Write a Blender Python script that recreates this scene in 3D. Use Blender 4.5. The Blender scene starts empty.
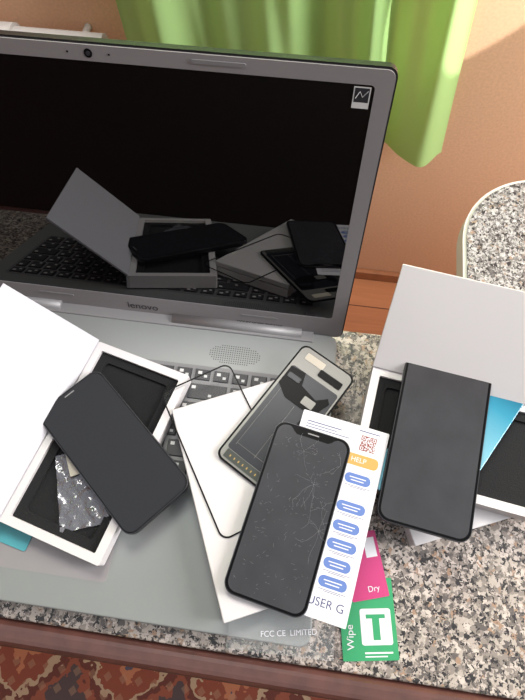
import bpy, bmesh, math, random
from mathutils import Matrix, Vector
random.seed(4)
T=0.75
col=bpy.context.collection
sc=bpy.context.scene
sc.view_settings.view_transform='Standard'
# ---------------- camera ----------------
R=Vector((.9908,.1360,-.0155)); F=Vector((-.0660,.3774,-.9243)).normalized()
R=(R-F*R.dot(F)).normalized(); U=R.cross(F)
C=Vector((.158,-.218,T+.497))
cd=bpy.data.cameras.new('camera'); cam=bpy.data.objects.new('camera',cd); col.objects.link(cam)
cam.matrix_world=Matrix(((R.x,U.x,-F.x,C.x),(R.y,U.y,-F.y,C.y),(R.z,U.z,-F.z,C.z),(0,0,0,1)))
cd.sensor_fit='VERTICAL'; cd.sensor_height=24; cd.lens=24*526/700; cd.clip_start=.01
sc.camera=cam
# ---------------- helpers ----------------
def lin(c):
    c=c/255; return c/12.92 if c<=.04045 else ((c+.055)/1.055)**2.4
def rgb(c): return (lin(c[0]),lin(c[1]),lin(c[2]),1)
def nmat(name):
    m=bpy.data.materials.new(name); m.use_nodes=True
    nt=m.node_tree; return m,nt,nt.nodes['Principled BSDF']
def mat(name,c,rough=.5,metal=0,ior=None,bump=0,bscale=300,var=0,alpha=1,coat=0):
    m,nt,b=nmat(name)
    b.inputs['Base Color'].default_value=rgb(c); b.inputs['Roughness'].default_value=rough
    b.inputs['Metallic'].default_value=metal; b.inputs['Alpha'].default_value=alpha
    b.inputs['Coat Weight'].default_value=coat; b.inputs['Coat Roughness'].default_value=.05
    if ior: b.inputs['IOR'].default_value=ior
    tc=nt.nodes.new('ShaderNodeTexCoord'); n=nt.nodes.new('ShaderNodeTexNoise'); n.inputs['Scale'].default_value=bscale
    n.inputs['Detail'].default_value=3
    nt.links.new(tc.outputs['Object'],n.inputs['Vector'])
    if bump:
        bp=nt.nodes.new('ShaderNodeBump'); bp.inputs['Strength'].default_value=bump; bp.inputs['Distance'].default_value=.001
        nt.links.new(n.outputs['Fac'],bp.inputs['Height']); nt.links.new(bp.outputs['Normal'],b.inputs['Normal'])
    if var:
        r=nt.nodes.new('ShaderNodeValToRGB')
        r.color_ramp.elements[0].position=.3; r.color_ramp.elements[1].position=.7
        r.color_ramp.elements[0].color=rgb([max(0,x*(1-var)) for x in c]); r.color_ramp.elements[1].color=rgb([min(255,x*(1+var)) for x in c])
        nt.links.new(n.outputs['Fac'],r.inputs['Fac']); nt.links.new(r.outputs['Color'],b.inputs['Base Color'])
    return m
def link(o,parent=None,m=None):
    col.objects.link(o)
    if parent: o.parent=parent
    if m: o.data.materials.append(m)
    return o
def empty(name,loc,rz=0,rx=0,ry=0):
    e=bpy.data.objects.new(name,None); e.empty_display_size=.02; col.objects.link(e)
    e.location=loc; e.rotation_euler=(math.radians(rx),math.radians(ry),math.radians(rz)); return e
def box(name,a,b,m,parent=None,bev=0,seg=3):
    bm=bmesh.new(); bmesh.ops.create_cube(bm,size=1)
    for v in bm.verts: v.co=Vector(((a[i]+b[i])/2+v.co[i]*(b[i]-a[i]) for i in range(3)))
    if bev: bmesh.ops.bevel(bm,geom=bm.edges[:],offset=bev,segments=seg,profile=.5,affect='EDGES')
    me=bpy.data.meshes.new(name); bm.to_mesh(me); bm.free()
    return link(bpy.data.objects.new(name,me),parent,m)
def poly(name,pts,z0,z1,m,parent=None,bev=0,smooth=False):
    bm=bmesh.new(); vs=[bm.verts.new((p[0],p[1],z0)) for p in pts]
    f=bm.faces.new(vs)
    if z1>z0:
        r=bmesh.ops.extrude_face_region(bm,geom=[f])
        for v in r['geom']:
            if isinstance(v,bmesh.types.BMVert): v.co.z=z1
    bmesh.ops.recalc_face_normals(bm,faces=bm.faces[:])
    if z1<=z0 and bm.faces[:][0].normal.z<0: bmesh.ops.reverse_faces(bm,faces=bm.faces[:])
    if bev:
        es=[e for e in bm.edges if abs(e.verts[0].co.z-z1)<1e-7 and abs(e.verts[1].co.z-z1)<1e-7]
        bmesh.ops.bevel(bm,geom=es,offset=bev,segments=3,profile=.5,affect='EDGES')
    me=bpy.data.meshes.new(name); bm.to_mesh(me); bm.free()
    return link(bpy.data.objects.new(name,me),parent,m)
def rr(w,h,r,cx=0,cy=0,n=8):
    p=[]
    for sx,sy,a0 in((1,1,0),(-1,1,90),(-1,-1,180),(1,-1,270)):
        for i in range(n+1):
            a=math.radians(a0+90*i/n); p.append((cx+sx*(w/2-r)+r*math.cos(a),cy+sy*(h/2-r)+r*math.sin(a)))
    return p
def ell(w,h,cx=0,cy=0,n=28): return [(cx+w/2*math.cos(2*math.pi*i/n),cy+h/2*math.sin(2*math.pi*i/n)) for i in range(n)]
def quads(name,rects,z,m,parent,h=0):
    v=[];f=[]
    for (x0,y0,x1,y1) in rects:
        k=len(v); v+=[(x0,y0,z),(x1,y0,z),(x1,y1,z),(x0,y1,z)]; f.append((k,k+1,k+2,k+3))
    me=bpy.data.meshes.new(name); me.from_pydata(v,[],f)
    return link(bpy.data.objects.new(name,me),parent,m)
def boxes(name,rects,z0,z1,m,parent,bev=.0008):
    bm=bmesh.new()
    for (x0,y0,x1,y1) in rects:
        b=bmesh.ops.create_cube(bm,size=1)
        for v in b['verts']:
            top=v.co.z>0; i=bev if top else 0
            v.co=Vector(((x0+x1)/2+v.co.x*(x1-x0-2*i),(y0+y1)/2+v.co.y*(y1-y0-2*i),z1 if top else z0))
    me=bpy.data.meshes.new(name); bm.to_mesh(me); bm.free()
    return link(bpy.data.objects.new(name,me),parent,m)
def ring(name,outer,inner,z0,z1,m,parent):
    n=len(outer); v=[]
    for z in(z0,z1):
        v+=[(p[0],p[1],z) for p in outer]; v+=[(p[0],p[1],z) for p in inner]
    f=[]
    for i in range(n):
        j=(i+1)%n
        f+=[(2*n+i,2*n+j,3*n+j,3*n+i),(i,n+i,n+j,j),(i,j,2*n+j,2*n+i),(n+j,n+i,3*n+i,3*n+j)]
    me=bpy.data.meshes.new(name); me.from_pydata(v,[],f)
    return link(bpy.data.objects.new(name,me),parent,m)
def text(name,s,size,loc,m,parent,rot=(0,0,0),align='CENTER'):
    c=bpy.data.curves.new(name,'FONT'); c.body=s; c.size=size; c.align_x=align; c.align_y='CENTER'; c.fill_mode='FRONT'
    o=bpy.data.objects.new(name,c); link(o,parent,m); o.location=loc; o.rotation_euler=rot; return o
def wires(name,paths,rad,m,parent):
    c=bpy.data.curves.new(name,'CURVE'); c.dimensions='3D'; c.bevel_depth=rad; c.bevel_resolution=1
    for p in paths:
        s=c.splines.new('POLY'); s.points.add(len(p)-1)
        for i,q in enumerate(p): s.points[i].co=(*q,1)
    return link(bpy.data.objects.new(name,c),parent,m)
# ---------------- materials ----------------
def granite(name,scale,tint=(1,1,1)):
    m,nt,b=nmat(name); N=nt.nodes; Lk=nt.links
    tc=N.new('ShaderNodeTexCoord')
    nz=N.new('ShaderNodeTexNoise'); nz.inputs['Scale'].default_value=scale*1.3
    mx=N.new('ShaderNodeMixRGB'); mx.blend_type='ADD'; mx.inputs[0].default_value=.006
    Lk.new(tc.outputs['Object'],nz.inputs['Vector']); Lk.new(tc.outputs['Object'],mx.inputs[1]); Lk.new(nz.outputs['Color'],mx.inputs[2])
    def layer(s,stops):
        v=N.new('ShaderNodeTexVoronoi'); v.inputs['Scale'].default_value=s; Lk.new(mx.outputs[0],v.inputs['Vector'])
        sp=N.new('ShaderNodeSeparateColor'); Lk.new(v.outputs['Color'],sp.inputs[0])
        r=N.new('ShaderNodeValToRGB'); cr=r.color_ramp; cr.interpolation='CONSTANT'
        while len(cr.elements)<len(stops): cr.elements.new(.5)
        for e,(p,c) in zip(cr.elements,stops): e.position=p; e.color=rgb([c[i]*tint[i] for i in range(3)])
        Lk.new(sp.outputs[0],r.inputs['Fac']); return r,sp
    r1,s1=layer(scale,[(0,(42,40,43)),(.16,(92,89,89)),(.36,(138,134,131)),(.60,(174,170,166)),(.83,(200,196,194)),(.94,(156,134,116))])
    r2,s2=layer(scale*1.9,[(0,(32,30,34)),(.26,(112,108,106)),(.6,(180,176,174))])
    mm=N.new('ShaderNodeMixRGB'); gt=N.new('ShaderNodeMath'); gt.operation='GREATER_THAN'; gt.inputs[1].default_value=.6
    Lk.new(s2.outputs[1],gt.inputs[0]); Lk.new(gt.outputs[0],mm.inputs[0]); Lk.new(r1.outputs[0],mm.inputs[1]); Lk.new(r2.outputs[0],mm.inputs[2])
    Lk.new(mm.outputs[0],b.inputs['Base Color']); b.inputs['Roughness'].default_value=.32
    return m
M_gran=granite('speckled_granite',255,(.95,.91,.88)); M_gran2=granite('speckled_granite_far',300,(.97,.98,1.0))
M_trim=mat('maroon_edge',(84,52,46),.3,coat=.4,var=.1,bscale=60)
M_wall=mat('peach_wallpaper',(216,174,142),.85,bump=.25,bscale=220,var=.03)
M_dark=mat('dark_for_reflection',(38,30,28),.5,bump=.1,bscale=30,var=.2)  # made-up dark finish for the unseen wall that the screen reflects
M_base=mat('brown_baseboard',(150,98,66),.45,var=.08,bscale=40)
M_white=mat('white_board',(184,182,190),.6,bump=.05,bscale=500)
M_whiteg=mat('white_gloss',(204,200,202),.4,bump=.02,bscale=500)
M_foam=mat('black_foam',(15,15,18),.95,bump=.6,bscale=900)
M_silver=mat('brushed_silver',(132,130,132),.45,.25,bump=.03,bscale=600)
M_palm=mat('palmrest_metal',(130,133,133),.42,.2,bump=.03,bscale=900)
M_bezel=mat('bezel_silver',(140,136,138),.42,.2)
M_lidback=mat('lid_shell',(34,33,36),.35,.2)
M_key=mat('keycap_black',(46,46,50),.5)
M_well=mat('keyboard_well',(116,116,118),.5,.2)
M_legend=mat('key_legend',(200,200,200),.6)
M_glass=mat('glossy_black_glass',(5,5,7),.01,ior=1.85)
M_black=mat('black_plastic',(6,6,8),.35); M_black.node_tree.nodes['Principled BSDF'].inputs['Specular IOR Level'].default_value=.1
M_disp=mat('display_glass',(32,32,36),.14,ior=1.45)
M_disp2=mat('display_glass_dusty',(52,52,56),.2,ior=1.42,var=.06,bscale=40)
M_phframe=mat('phone_frame',(22,22,25),.3,.5)
M_phrim=mat('phone_rim_steel',(70,70,74),.3,.7)
M_crack=mat('crack_line',(140,140,146),.3)
M_paper=mat('paper',(212,211,218),.8)
M_blue=mat('ink_blue',(88,114,176),.7)
M_gold=mat('ink_gold',(190,148,76),.6)
M_ink=mat('ink_black',(28,28,34),.8)
M_inkred=mat('ink_qr',(130,60,50),.8)
M_inkb=mat('ink_navy',(60,66,110),.8)
M_green=mat('wipe_green',(44,144,94),.45)
M_pink=mat('wipe_pink',(184,52,112),.45)
M_teal=mat('teal_card',(70,150,160),.5)
M_beige=mat('beige_strip',(185,178,164),.6)
M_copper=mat('gold_contacts',(160,134,80),.35,.8)
M_pcb=mat('flex_board',(40,46,42),.5)
M_metal=mat('steel_plate',(118,117,114),.4,.35)
M_navy=mat('shield_dark',(24,26,34),.35,.3)
M_pipe=mat('pipe_paint',(176,170,168),.4)
M_rope=mat('window_white',(222,220,216),.4)
M_bluegl,nt,b=nmat('blue_glass_back')
tc=nt.nodes.new('ShaderNodeTexCoord'); sp=nt.nodes.new('ShaderNodeSeparateXYZ'); mr=nt.nodes.new('ShaderNodeMapRange'); cr=nt.nodes.new('ShaderNodeValToRGB')
nt.links.new(tc.outputs['Object'],sp.inputs[0]); nt.links.new(sp.outputs['Y'],mr.inputs[0]); mr.inputs[1].default_value=-.075; mr.inputs[2].default_value=.075
nt.links.new(mr.outputs[0],cr.inputs[0]); nt.links.new(cr.outputs[0],b.inputs['Base Color'])
cr.color_ramp.elements[0].color=rgb((120,180,205)); cr.color_ramp.elements[1].color=rgb((10,84,112))
e=cr.color_ramp.elements.new(.55); e.color=rgb((112,168,188)); e=cr.color_ramp.elements.new(.82); e.color=rgb((44,130,158))
b.inputs['Roughness'].default_value=.12; b.inputs['Coat Weight'].default_value=.3
def film(name,c=(225,230,232),alpha=.22,sc_=60,st=.6):
    m,nt,b=nmat(name); b.inputs['Base Color'].default_value=rgb(c); b.inputs['Roughness'].default_value=.12; b.inputs['Alpha'].default_value=alpha
    tc=nt.nodes.new('ShaderNodeTexCoord'); n=nt.nodes.new('ShaderNodeTexNoise'); n.inputs['Scale'].default_value=sc_; nt.links.new(tc.outputs['Object'],n.inputs['Vector'])
    bp=nt.nodes.new('ShaderNodeBump'); bp.inputs['Strength'].default_value=st; bp.inputs['Distance'].default_value=.004
    nt.links.new(n.outputs['Fac'],bp.inputs['Height']); nt.links.new(bp.outputs[0],b.inputs['Normal']); return m
M_film=film('clear_film',alpha=.12); M_glassclear=film('clear_glass',(200,205,205),.02,5,.05)
M_bag=film('plastic_bag',(140,140,148),.55,90,.9); bb=M_bag.node_tree.nodes['Principled BSDF']; bb.inputs['Metallic'].default_value=.35; bb.inputs['Roughness'].default_value=.2
M_floor,nt,b=nmat('wood_planks'); N=nt.nodes; K=nt.links
tc=N.new('ShaderNodeTexCoord')
br=N.new('ShaderNodeTexBrick'); br.inputs['Scale'].default_value=1; br.inputs['Brick Width'].default_value=1.2; br.inputs['Row Height'].default_value=.09; br.inputs['Mortar Size'].default_value=.0016
br.inputs['Color1'].default_value=rgb((196,130,88)); br.inputs['Color2'].default_value=rgb((182,116,78)); br.inputs['Mortar'].default_value=rgb((90,50,34))
K.new(tc.outputs['Object'],br.inputs['Vector'])
n=N.new('ShaderNodeTexNoise'); n.inputs['Scale'].default_value=8; mp2=N.new('ShaderNodeMapping'); mp2.inputs['Scale'].default_value=(1,14,1)
K.new(tc.outputs['Object'],mp2.inputs[0]); K.new(mp2.outputs[0],n.inputs['Vector'])
mx=N.new('ShaderNodeMixRGB'); mx.blend_type='MULTIPLY'; mx.inputs[0].default_value=.35; K.new(br.outputs['Color'],mx.inputs[1]); K.new(n.outputs['Fac'],mx.inputs[2])
K.new(mx.outputs[0],b.inputs['Base Color']); b.inputs['Roughness'].default_value=.4
# oriental carpet
M_carp,nt,b=nmat('oriental_carpet'); N=nt.nodes; K=nt.links
def mth(op,a,bv=None):
    q=N.new('ShaderNodeMath'); q.operation=op
    for i,x in enumerate((a,bv)):
        if x is None: continue
        if isinstance(x,(int,float)): q.inputs[i].default_value=x
        else: K.new(x,q.inputs[i])
    return q.outputs[0]
tc=N.new('ShaderNodeTexCoord'); sx=N.new('ShaderNodeSeparateXYZ'); nn=N.new('ShaderNodeTexNoise'); nn.inputs['Scale'].default_value=42
K.new(tc.outputs['Object'],nn.inputs['Vector']); K.new(tc.outputs['Object'],sx.inputs[0])
wob=mth('MULTIPLY',nn.outputs['Fac'],.45)
def tri(o,s): return mth('ABSOLUTE',mth('SUBTRACT',mth('FRACT',mth('MULTIPLY',o,s)),.5))
d=mth('ADD',mth('ADD',tri(sx.outputs['X'],4.6),tri(sx.outputs['Y'],3.8)),wob)
small=mth('ADD',tri(sx.outputs['X'],31),tri(sx.outputs['Y'],29))
cr=N.new('ShaderNodeValToRGB'); cr.color_ramp.interpolation='CONSTANT'
st=[(0,(176,150,126)),(.34,(84,80,96)),(.43,(176,112,84)),(.52,(136,72,58)),(.72,(176,150,126)),(.78,(104,58,52)),(.90,(142,80,64)),(1.0,(84,70,72))]
while len(cr.color_ramp.elements)<len(st): cr.color_ramp.elements.new(.5)
for e,(p,c) in zip(cr.color_ramp.elements,st): e.position=p; e.color=rgb(c)
K.new(d,cr.inputs[0])
gt=mth('LESS_THAN',small,.28); mx=N.new('ShaderNodeMixRGB'); K.new(mth('MULTIPLY',gt,.35),mx.inputs[0]); K.new(cr.outputs[0],mx.inputs[1]); mx.inputs[2].default_value=rgb((170,136,112))
K.new(mx.outputs[0],b.inputs['Base Color']); b.inputs['Roughness'].default_value=1
# curtain
M_cur,nt,b=nmat('green_curtain'); N=nt.nodes; K=nt.links
b.inputs['Base Color'].default_value=rgb((166,204,134)); b.inputs['Roughness'].default_value=.8
tr=N.new('ShaderNodeBsdfTranslucent'); tr.inputs[0].default_value=rgb((180,220,138)); ms=N.new('ShaderNodeMixShader'); ms.inputs[0].default_value=.35
K.new(b.outputs[0],ms.inputs[1]); K.new(tr.outputs[0],ms.inputs[2]); K.new(ms.outputs[0],N['Material Output'].inputs[0])
wv=N.new('ShaderNodeTexNoise'); wv.inputs['Scale'].default_value=900; tc=N.new('ShaderNodeTexCoord'); K.new(tc.outputs['Object'],wv.inputs['Vector'])
bp=N.new('ShaderNodeBump'); bp.inputs['Strength'].default_value=.15; bp.inputs['Distance'].default_value=.001; K.new(wv.outputs['Fac'],bp.inputs['Height']); K.new(bp.outputs[0],b.inputs['Normal'])
# ---------------- room ----------------
XL,XR,YF,YB,H=-1.7,1.7,-1.7,.545,2.5
box('floor',(XL,YF,-.05),(XR,YB,0),M_floor)
wb=empty('wall_back',(0,YB,0))
wx0,wx1,wz0,wz1=-.25,.30,1.05,2.1
box('panel_low',(XL,0,0),(XR,.08,wz0),M_wall,wb); box('panel_top',(XL,0,wz1),(XR,.08,H),M_wall,wb)
box('panel_left',(XL,0,wz0),(wx0,.08,wz1),M_wall,wb); box('panel_right',(wx1,0,wz0),(XR,.08,wz1),M_wall,wb)
box('wall_left',(XL-.08,YF,0),(XL,YB,H),M_wall)
wr=empty('wall_right',(XR,0,0))
box('panel_low',(0,YF,0),(.08,YB,.9),M_wall,wr); box('panel_top',(0,YF,2.1),(.08,YB,H),M_wall,wr)
box('panel_near',(0,YF,.9),(.08,-1.0,2.1),M_wall,wr); box('panel_far',(0,.40,.9),(.08,YB,2.1),M_wall,wr)
box('wall_front',(XL,YF-.08,0),(XR,YF,H),M_dark)  # unseen wall behind the camera, made dark to darken the screen's reflection
def window(name,loc,rz,w,h):
    e=empty(name,loc,rz); t=.05
    box('frame_bottom',(-w/2,-.02,0),(w/2,.04,t),M_rope,e,.004); box('frame_top',(-w/2,-.02,h-t),(w/2,.04,h),M_rope,e,.004)
    box('frame_left',(-w/2,-.02,t),(-w/2+t,.04,h-t),M_rope,e,.004); box('frame_right',(w/2-t,-.02,t),(w/2,.04,h-t),M_rope,e,.004)
    box('mullion',(-.02,-.01,t),(.02,.03,h-t),M_rope,e,.004)
window('window_1',((wx0+wx1)/2,YB+.03,wz0),0,wx1-wx0,wz1-wz0)
window('window_2',(XR+.03,-.30,.9),-90,1.4,1.2)
box('baseboard_back',(XL,YB-.014,0),(XR,YB,.035),M_base,None,.003)
hp=empty('heating_pipe',(0,YB,0))
def cyl(name,p0,p1,r,m,parent=None,seg=24):
    p0=Vector(p0);p1=Vector(p1); d=p1-p0
    bm=bmesh.new(); bmesh.ops.create_cone(bm,cap_ends=True,segments=seg,radius1=r,radius2=r,depth=d.length)
    bmesh.ops.transform(bm,matrix=Matrix.Translation((p0+p1)/2)@d.to_track_quat('Z','Y').to_matrix().to_4x4(),verts=bm.verts[:])
    for f in bm.faces: f.smooth=len(f.verts)==4
    me=bpy.data.meshes.new(name); bm.to_mesh(me); bm.free(); return link(bpy.data.objects.new(name,me),parent,m)
cyl('pipe_horizontal',(-1.5,-.045,.665),(-.20,-.045,.665),.020,M_pipe,hp)
cyl('coupling',(-.395,-.045,.665),(-.345,-.045,.665),.025,M_pipe,hp)
for x in(-.8,-.24): cyl('bracket',(x,-.045,.665),(x,-.001,.665),.006,M_pipe,hp)
# curtain
nx,nz=280,44; v=[];f=[]
for j in range(nz+1):
    tz=j/nz
    for i in range(nx+1):
        s=i/nx
        top=1.9; hem=.518+.007*math.sin(s*9+1)+.03*(1-s)
        z=hem+(top-hem)*tz
        xr=.370-.060*min(1,max(0,z-.5)/.5); xl=-.155
        x=xl+(xr-xl)*s
        amp=.020*(1-.2*tz)
        ph=s*24+1.3*math.sin(s*8)+.7*math.sin(z*3)
        y=.474+amp*(math.sin(ph)+.25*math.sin(2*ph+.6))+.005*math.sin(s*61+z*5)+.003*math.sin(z*9+s*15)
        x+=.007*math.cos(s*26+1+z)*(1-s)
        v.append((x,y,z))
for j in range(nz):
    for i in range(nx):
        a=j*(nx+1)+i; f.append((a,a+1,a+nx+2,a+nx+1))
me=bpy.data.meshes.new('curtain'); me.from_pydata(v,[],f)
for p in me.polygons: p.use_smooth=True
cu=empty('curtain',(0,0,0)); c1=link(bpy.data.objects.new('cloth',me),cu,M_cur)
cyl('curtain_rod',(-.17,.474,1.91),(.38,.474,1.91),.012,M_rope,cu)
for x in(-.15,.36): cyl('rod_bracket',(x,.474,1.91),(x,YB-.001,1.91),.006,M_rope,cu)
box('carpet',(-1.2,-1.5,0),(1.3,-.12,.008),M_carp,None)
# ---------------- table ----------------
tb=empty('granite_table',(0,0,0))
box('top',(-.75,-.288,T-.028),(.95,.018,T),M_gran,tb,.002)
box('front_edge_trim',(-.75,-.310,T-.036),(.95,-.288,T-.001),M_trim,tb,.008,4)
box('apron',(-.70,-.27,T-.10),(.90,-.25,T-.028),M_trim,tb)
box('apron_back',(-.70,-.02,T-.10),(.90,0,T-.028),M_trim,tb)
for x in(-.70,.86):
    for y in(-.27,-.04): box('leg',(x,y,.0085 if y<-.12 else 0),(x+.04,y+.04,T-.028),M_trim,tb,.003)
ct=empty('side_counter',(0,0,0))
def cpts(off):
    x0,y0,x1,y1=.326+off,.03+off,1.3,.242-off; r=.095-off
    p=[(x1,y1)]
    for i in range(17):
        a=math.radians(90+90*i/16); p.append((x0+r+r*math.cos(a),y1-r+r*math.sin(a)))
    p+=[(x0,y0),(x1,y0)]; return p
poly('top',cpts(.004),T-.02,T,M_gran2,ct)
poly('edge_band',cpts(0),T-.024,T-.002,M_rope,ct)
box('cabinet',(.42,.06,0),(1.25,.21,T-.024),M_rope,ct,.003)
# ---------------- laptop ----------------
lp=empty('laptop',(0,0,T))
poly('base_body',rr(.392,.273,.010,0,-.1365),.0015,.022,M_palm,lp,.0015)
for x in(-.17,.17):
    for y in(-.25,-.02): cyl('foot',(x,y,0),(x,y,.0018),.006,M_black,lp)
poly('keyboard_well',rr(.352,.112,.006,0,-.104),.0219,.0222,M_well,lp)
keys=[];leg=[]
def row(y0,h,widths,x0=-.172,gap=.0032):
    x=x0
    for w_ in widths:
        keys.append((x,y0,x+w_-gap,y0+h)); leg.append((x+.003,y0+h-.0055,x+.0068,y0+h-.0025))
        if w_>.017: leg.append((x+w_*.5,y0+.003,x+w_*.5+.003,y0+.0055))
        x+=w_
u=.0181
row(-.0630,.0115,[u]*19)
row(-.0820,.0155,[u*.8]+[u]*12+[u*2.2]+[u]*4)
row(-.1005,.0155,[u*1.5]+[u]*12+[u*1.5]+[u]*4)
row(-.1190,.0155,[u*1.8]+[u]*11+[u*2.2]+[u]*4)
row(-.1375,.0155,[u*1.3]+[u]*11+[u*2.7]+[u]*4)
row(-.1560,.0155,[u*1.2,u,u,u*1.1,u*5.3,u*1.1]+[u]*8)
boxes('keys',keys,.0220,.0236,M_key,lp)
quads('key_legends',leg,.02365,M_legend,lp)
dots=[]
for i in range(-14,15):
    for j in range(-5,6):
        x=i*.0022; y=j*.0022
        if (x/.026)**2+(y/.0105)**2<1: dots.append((.098+x-.0005,-.033+y-.0005,.098+x+.0005,-.033+y+.0005))
quads('speaker_grille',dots,.02205,M_key,lp)
poly('power_button',rr(.014,.007,.0034,.168,-.034),.022,.0228,M_silver,lp)
poly('touchpad',rr(.108,.070,.004,-.03,-.213),.0220,.0222,M_bezel,lp)
cyl('hinge_left',(-.168,-.001,.020),(-.085,-.001,.020),.0068,M_silver,lp,32)
cyl('hinge_right',(.030,-.001,.020),(.160,-.001,.020),.0068,M_silver,lp,32)
box('hinge_cover',(-.172,-.010,.021),(.172,.003,.0232),M_silver,lp,.001)
ld=empty('screen_lid',(0,0,.018),0,-17+90); ld.parent=lp   # local: x right, y up the lid, z towards user
HL=.2560; g0=.0265; gh=.2180; gc=g0+gh/2; gw=.374
poly('shell',rr(.400,HL,.007,0,HL/2),-.0075,-.0008,M_lidback,ld)
ring('bezel',rr(.3975,HL-.003,.006,0,HL/2),rr(gw,gh,.003,0,gc),-.001,.0006,M_bezel,ld)
poly('screen_glass',rr(gw+.0005,gh+.0005,.003,0,gc),-.0009,-.0002,M_glass,ld)
for x,y in((-.088,.018),(.117,.018),(-.086,.2500),(.086,.2500)): poly('rubber_bar',rr(.036,.0026,.0012,x,y),.0006,.0013,M_silver,ld)
poly('webcam_plate',ell(.0056,.0056,0,.2495),.0006,.0009,M_black,ld); poly('webcam_lens',ell(.003,.003,0,.2495),.0009,.0012,M_disp2,ld)
for x in(-.014,.014): poly('webcam_dot',ell(.0012,.0012,x,.2495),.0006,.0009,M_black,ld)
text('logo_text','lenovo',.0115,(0,.0135,.0009),M_lidback,ld)
text('audio_text','DOLBY HOME THEATER',.0042,(.118,.0085,.0009),M_lidback,ld)
quads('energy_sticker',[(.1738,.2290,.1848,.2430)],.0001,M_legend,ld); quads('energy_sticker_inner',[(.1746,.2330,.1840,.2422)],.0002,M_ink,ld)
wires('energy_star',[[(.1755,.2355,.0004),(.178,.240,.0004),(.180,.2365,.0004),(.1833,.2405,.0004)]],.0003,M_legend,ld)
# ---------------- boxes ----------------
def open_box(name,loc,rz,w,l,h,side,alpha,mat_in,extra=0):
    e=empty(name,loc,rz)
    wl=.0075
    ring('tray_rim',rr(w,l,.002),rr(w-2*wl,l-2*wl,.0015),.0,h,M_whiteg,e)
    poly('tray_floor',rr(w-2*wl+.001,l-2*wl+.001,.001),0,h-.0065,M_foam,e)
    ring('foam_step',rr(w-2*wl,l-2*wl,.0015),rr(w-2*wl-.016,l-2*wl-.016,.004),h-.0065,h-.0035,M_foam,e)
    t=.0025
    s=1 if side=='right' else -1
    if side in('left','right'):
        hg=empty('lid_hinge',(s*(w/2+.0005),0,h)); hg.parent=e; hg.rotation_euler=(0,-s*math.radians(alpha),0)
        box('lid_panel',(min(0,s*(w)),-l/2-.001,0) ,(max(0,s*(w)),l/2+.001,t),mat_in,hg,.0006)
        box('spine',(s*(w/2+.0005)-.001,-l/2,0),(s*(w/2+.0005)+.001,l/2,h),M_white,e,.0004)
    else:
        hg=empty('lid_hinge',(0,l/2+.0005,h)); hg.parent=e; hg.rotation_euler=(math.radians(alpha),0,0)
        box('lid_panel',(-w/2-.001,0,0),(w/2+.001,l,t),mat_in,hg,.0006)
        box('spine',(-w/2,l/2-.0005,0),(w/2,l/2+.0015,h),M_white,e,.0004)
    return e
open_box('open_phone_box',(-.006,-.139,T+.0238),-14,.096,.176,.0145,'left',40,M_white)
open_box('open_phone_box',(.310,-.094,T+.0202),-8,.176,.098,.018,'back',45,M_whiteg)
def closed_box(name,loc,rz,w,l,h):
    e=empty(name,loc,rz)
    box('base',(-w/2,-l/2,0),(w/2,l/2,h-.0065),M_whiteg,e,.0008); box('lid',(-w/2-.0006,-l/2-.0006,h-.006),(w/2+.0006,l/2+.0006,h),M_whiteg,e,.0010)
    box('seam',(-w/2+.001,-l/2+.001,h-.007),(w/2-.001,l/2-.001,h-.0055),M_legend,e)
    return e
closed_box('closed_phone_box',(.340,-.105,T),23,.178,.096,.0200)
cb=closed_box('closed_phone_box',(.1335,-.161,T+.0238),24.6,.096,.178,.0165)
text('logo_text','mi',.026,(.020,.012,.0168),M_silver,cb,(0,0,math.radians(90)))
# ---------------- screens / phones ----------------
def notch_outline(w,l,r,nw,nd):
    p=rr(w,l,r); n=9; q=p[:n]
    q+=[(nw/2+.003,l/2),(nw/2,l/2-.002),(nw/2-.001,l/2-nd+.002),(nw/2-.004,l/2-nd),(-nw/2+.004,l/2-nd),(-nw/2+.001,l/2-nd+.002),(-nw/2,l/2-.002),(-nw/2-.003,l/2)]
    return q+p[n:]
def phone(name,loc,rz,w,l,th,r,m,notch=True,rx=0,ry=0,border=.0042):
    e=empty(name,loc,rz,rx,ry)
    poly('frame',rr(w,l,r),0,th,M_phframe,e,.0011)
    ring('rim',rr(w-.0006,l-.0006,r-.0003),rr(w-.0016,l-.0016,r-.0008),th-.0004,th+.0002,M_phrim,e)
    poly('glass',rr(w-.0018,l-.0018,r-.001),th,th+.0003,M_black,e)
    ow,ol=w-border*1.6,l-border*1.6
    pts=notch_outline(ow,ol,r-border*.6,.036,.0054) if notch else rr(ow,ol,r-border*.6)
    poly('display',pts,th+.0003,th+.0004,m,e)
    poly('earpiece',rr(.010,.0010,.0005,0,l/2-.0046),th+.0003,th+.0006,M_silver,e)
    return e
phone('smartphone',(.0085,-.1415,T+.0386),49.5,.067,.141,.0060,.010,M_disp,False,border=.002)
phone('smartphone',(.2865,-.0975,T+.0435),-8.0,.0775,.156,.0034,.0105,M_disp2,border=.0035,rx=1.2)
cs=phone('cracked_display',(.168,-.1745,T+.0446),-10.7,.068,.1455,.0016,.0100,M_disp2,border=.0035)
paths=[]; z=.00204
def crk(ox,oy,k,n0,n1,step=.0055):
    for i in range(k):
        a=2*math.pi*i/k+random.uniform(-.4,.4); p=[(ox,oy,z)]; x,y=ox,oy
        for s in range(random.randint(n0,n1)):
            a+=random.uniform(-.3,.3); x+=math.cos(a)*step; y+=math.sin(a)*step
            if abs(x)>.032 or abs(y)>.069: break
            p.append((x,y,z))
            if random.random()<.3:
                b2=a+random.choice((-1,1))*random.uniform(.5,1.1); paths.append([(x,y,z),(x+math.cos(b2)*.006,y+math.sin(b2)*.006,z)])
        if len(p)>1: paths.append(p)
crk(.012,.028,8,1,6); crk(.026,-.006,8,1,5); crk(.029,.050,6,1,4); crk(-.004,.052,6,1,3); crk(.024,.012,5,1,3)
wires('cracks',paths,.00004,M_crack,cs)
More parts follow.
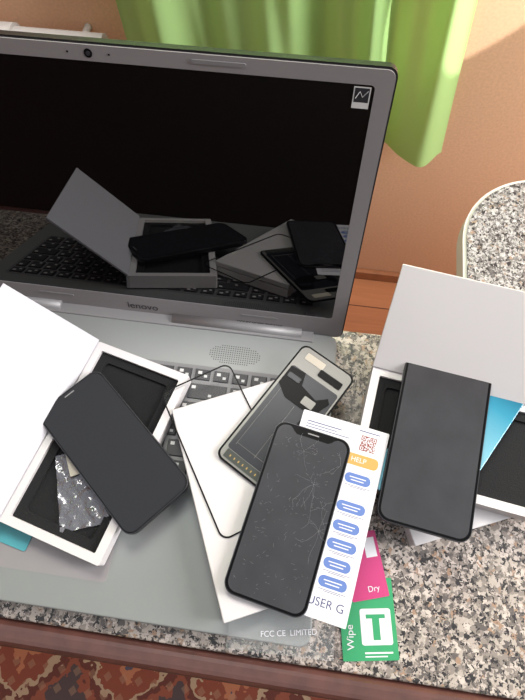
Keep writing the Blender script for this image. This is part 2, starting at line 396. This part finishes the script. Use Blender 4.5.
sp_=[]
for i in range(150):
    x=random.uniform(-.028,.028); y=random.uniform(-.066,.062); a=random.uniform(0,6.28); l=random.uniform(.0006,.0035)
    sp_.append([(x,y,z),(x+math.cos(a)*l,y+math.sin(a)*l,z)])
wires('scratches',sp_,.00004,M_crack,cs)
bg=empty('blue_phone_back',(.2985,-.092,T+.0386),-31.5)
poly('shell',rr(.072,.152,.010),0,.0018,M_bluegl,bg,.0007)
poly('camera_ring',rr(.014,.020,.006,-.024,.058),.0018,.0022,M_navy,bg)
fx=empty('display_assembly_back',(.156,-.092,T+.0418),-30)
poly('frame',rr(.058,.132,.007),0,.0012,M_black,fx)
poly('metal_plate',rr(.0545,.1285,.006),.0012,.0015,M_metal,fx)
poly('shield_black',rr(.051,.096,.003,.0005,-.006),.0015,.0018,M_navy,fx)
poly('tape_top',rr(.020,.007,.001,-.010,.0565),.0015,.0018,M_beige,fx)
poly('sensor_flex',rr(.024,.007,.001,.011,.050),.0018,.0024,M_black,fx)
poly('flex_cable',[(-.025,.040),(-.010,.042),(-.006,.030),(.012,.026),(.020,.034),(.024,.030),(.018,.012),(-.012,.012),(-.025,.020)],.0018,.0022,M_black,fx)
poly('flex_tail',[(.010,-.030),(.022,-.026),(.020,.012),(.012,.012)],.0018,.0021,M_black,fx)
poly('connector',rr(.013,.005,.001,-.016,.032),.0022,.0030,M_navy,fx)
poly('connector_plate',rr(.012,.008,.001,.008,.020),.0022,.0026,M_metal,fx)
poly('bottom_board',rr(.046,.008,.001,0,-.0585),.0015,.0019,M_pcb,fx)
quads('gold_contacts',[(-.018+i*.0045,-.0597,-.0170+i*.0045,-.0577) for i in range(8)],.0020,M_copper,fx)
wires('shield_lines',[[(-.020,-.048,.0019),(-.020,.018,.0019)],[(.0,-.048,.0019),(.0,.010,.0019)],[(-.020,-.046,.0019),(.022,-.046,.0019)]],.0002,M_metal,fx)
gp=empty('screen_protector',(.106,-.126,T+.0408),33.3)
ring('black_border',rr(.069,.141,.008),rr(.0664,.1384,.007),0,.0004,M_black,gp)
poly('clear_pane',rr(.067,.139,.007),.0001,.0001,M_glassclear,gp)
# leaflet
sh=empty('user_guide_leaflet',(.195,-.169,T+.0440),-9.6)
poly('paper',rr(.077,.158,.001),0,.0003,M_paper,sh)
zz=.00035
ov=[(33,.022),(9,.024),(-7,.022),(-22,.024),(-37,.022),(-51,.023)]
for yy,w_ in ov:
    y=yy/1000
    poly('blue_oval',rr(w_,.0086,.0042,.021,y),zz,zz,M_blue,sh)
    quads('oval_text',[(.021-w_*.32,y+.0006,.021+w_*.32,y+.0014),(.021-w_*.25,y-.0018,.021+w_*.25,y-.0010)],zz+.0001,M_paper,sh)
    quads('small_text',[(.011,y-.0062,.033,y-.0058),(.015,y-.0073,.029,y-.0069)],zz,M_inkb,sh)
poly('gold_label',rr(.034,.010,.004,.018,.049),zz,zz,M_gold,sh)
text('gold_text','HELP',.006,(.018,.049,zz+.0001),M_paper,sh)
qr=[]
for i in range(19):
    for j in range(19):
        cor=(i<6 and j<6)or(i<6 and j>12)or(i>12 and j>12)
        on=random.random()<.5
        if cor:
            ii=i if i<6 else 18-i; jj=j if j<6 else 18-j; on=(ii in(0,5) or jj in(0,5) or (ii in(2,3) and jj in(2,3)))
        if on: qr.append((.016+i*.0007,.058+j*.0007,.016+(i+1)*.0007,.058+(j+1)*.0007))
quads('qr_code',qr,zz,M_inkred,sh)
quads('qr_caption',[(.013,.0745,.031,.0753)],zz,M_inkb,sh)
quads('headline_text',[(-.033,.070,-.002,.0708),(-.033,.0675,-.006,.0681),(-.033,.065,.006,.0656)],zz,M_inkb,sh)
text('title_text','USER G',.0090,(.0195,-.067,zz),M_inkb,sh)
def packet(name,loc,rz,w,l,m,label):
    e=empty(name,loc,rz); poly('sachet',rr(w,l,.001),0,.0008,m,e)
    if label=='Wipe':
        poly('white_label',rr(w*.56,l*.44,.002,w*.14,-l*.10),.0009,.0009,M_paper,e)
        quads('figure',[(w*.14-.003,-l*.26,w*.14+.003,l*.00),(w*.14-.008,l*.00,w*.14+.008,l*.05)],.0010,m,e)
        quads('footer_text',[(-w*.1,-l*.42,w*.40,-l*.40),(-w*.1,-l*.46,w*.30,-l*.445)],.0009,M_paper,e)
        text('label_text',label,.0085,(-w*.34,-l*.22,.0010),M_paper,e,(0,0,math.radians(90)))
    else:
        quads('white_corner',[(w*.12,l*.10,w*.42,l*.40)],.0009,M_paper,e)
        text('label_text',label,.0065,(.004,-l*.36,.0010),M_paper,e)
    return e
packet('wipe_packet',(.2435,-.246,T),9,.046,.062,M_green,'Wipe')
packet('wipe_packet',(.2375,-.205,T+.0011),17,.032,.054,M_pink,'Dry')
def filmsheet(name,loc,rz,w,l,m,amp=.0006,nx=24,ny=24,lift=0):
    v=[];f=[]
    for j in range(ny+1):
        for i in range(nx+1):
            x=(i/nx-.5)*w; y=(j/ny-.5)*l
            zq=amp*(1+math.sin(i*1.3+j*.7)*.5+math.sin(j*1.9-i*.5)*.5)
            v.append((x,y,zq))
    for j in range(ny):
        for i in range(nx):
            a=j*(nx+1)+i; f.append((a,a+1,a+nx+2,a+nx+1))
    me=bpy.data.meshes.new(name); me.from_pydata(v,[],f)
    for p in me.polygons: p.use_smooth=True
    e=empty(name,loc,rz); link(bpy.data.objects.new('sheet',me),e,m); return e
f1=filmsheet('clear_film',(.172,-.262,T+.0225),2,.085,.036,M_film,.0004)
text('print_text','FCC CE  LIMITED',.0060,(.006,-.002,.0012),M_paper,f1,(0,0,math.radians(8)))
filmsheet('plastic_bag',(-.008,-.176,T+.0335),20,.050,.066,M_bag,.0010)
st_=empty('adhesive_strip',(-.030,-.142,T+.0374),28); poly('strip',rr(.014,.055,.001),0,.0004,M_beige,st_)
tc_=empty('teal_card',(-.077,-.214,T+.0225),-12); poly('card',rr(.060,.028,.002),0,.0008,M_teal,tc_)
# ---------------- lights ----------------
w=bpy.data.worlds.new('sky'); sc.world=w; w.use_nodes=True
bg_=w.node_tree.nodes['Background']; bg_.inputs[0].default_value=(.92,.96,1,1); bg_.inputs[1].default_value=.92
def area(name,loc,target,sx_,sy_,power,c=(1,1,1)):
    l=bpy.data.lights.new(name,'AREA'); l.shape='RECTANGLE'; l.size=sx_; l.size_y=sy_; l.energy=power; l.color=c
    o=bpy.data.objects.new(name,l); col.objects.link(o); o.location=loc
    o.rotation_euler=(Vector(target)-Vector(loc)).to_track_quat('-Z','Y').to_euler(); return o
area('window_daylight',(1.60,.0,1.55),(0,.0,.75),.7,.8,44,(1,.99,.97))
area('window_daylight',(.02,.60,1.55),(.0,.0,1.0),.5,.9,30,(1,.97,.9))
s=bpy.data.lights.new('sun_patch','SPOT'); s.energy=170; s.spot_size=math.radians(9); s.spot_blend=.15; s.shadow_soft_size=.005; s.color=(1,.97,.9)
o=bpy.data.objects.new('sun_patch',s); col.objects.link(o); o.location=(1.30,-.1,1.6); o.rotation_euler=(Vector((.39,.50,.83))-o.location).to_track_quat('-Z','Y').to_euler()
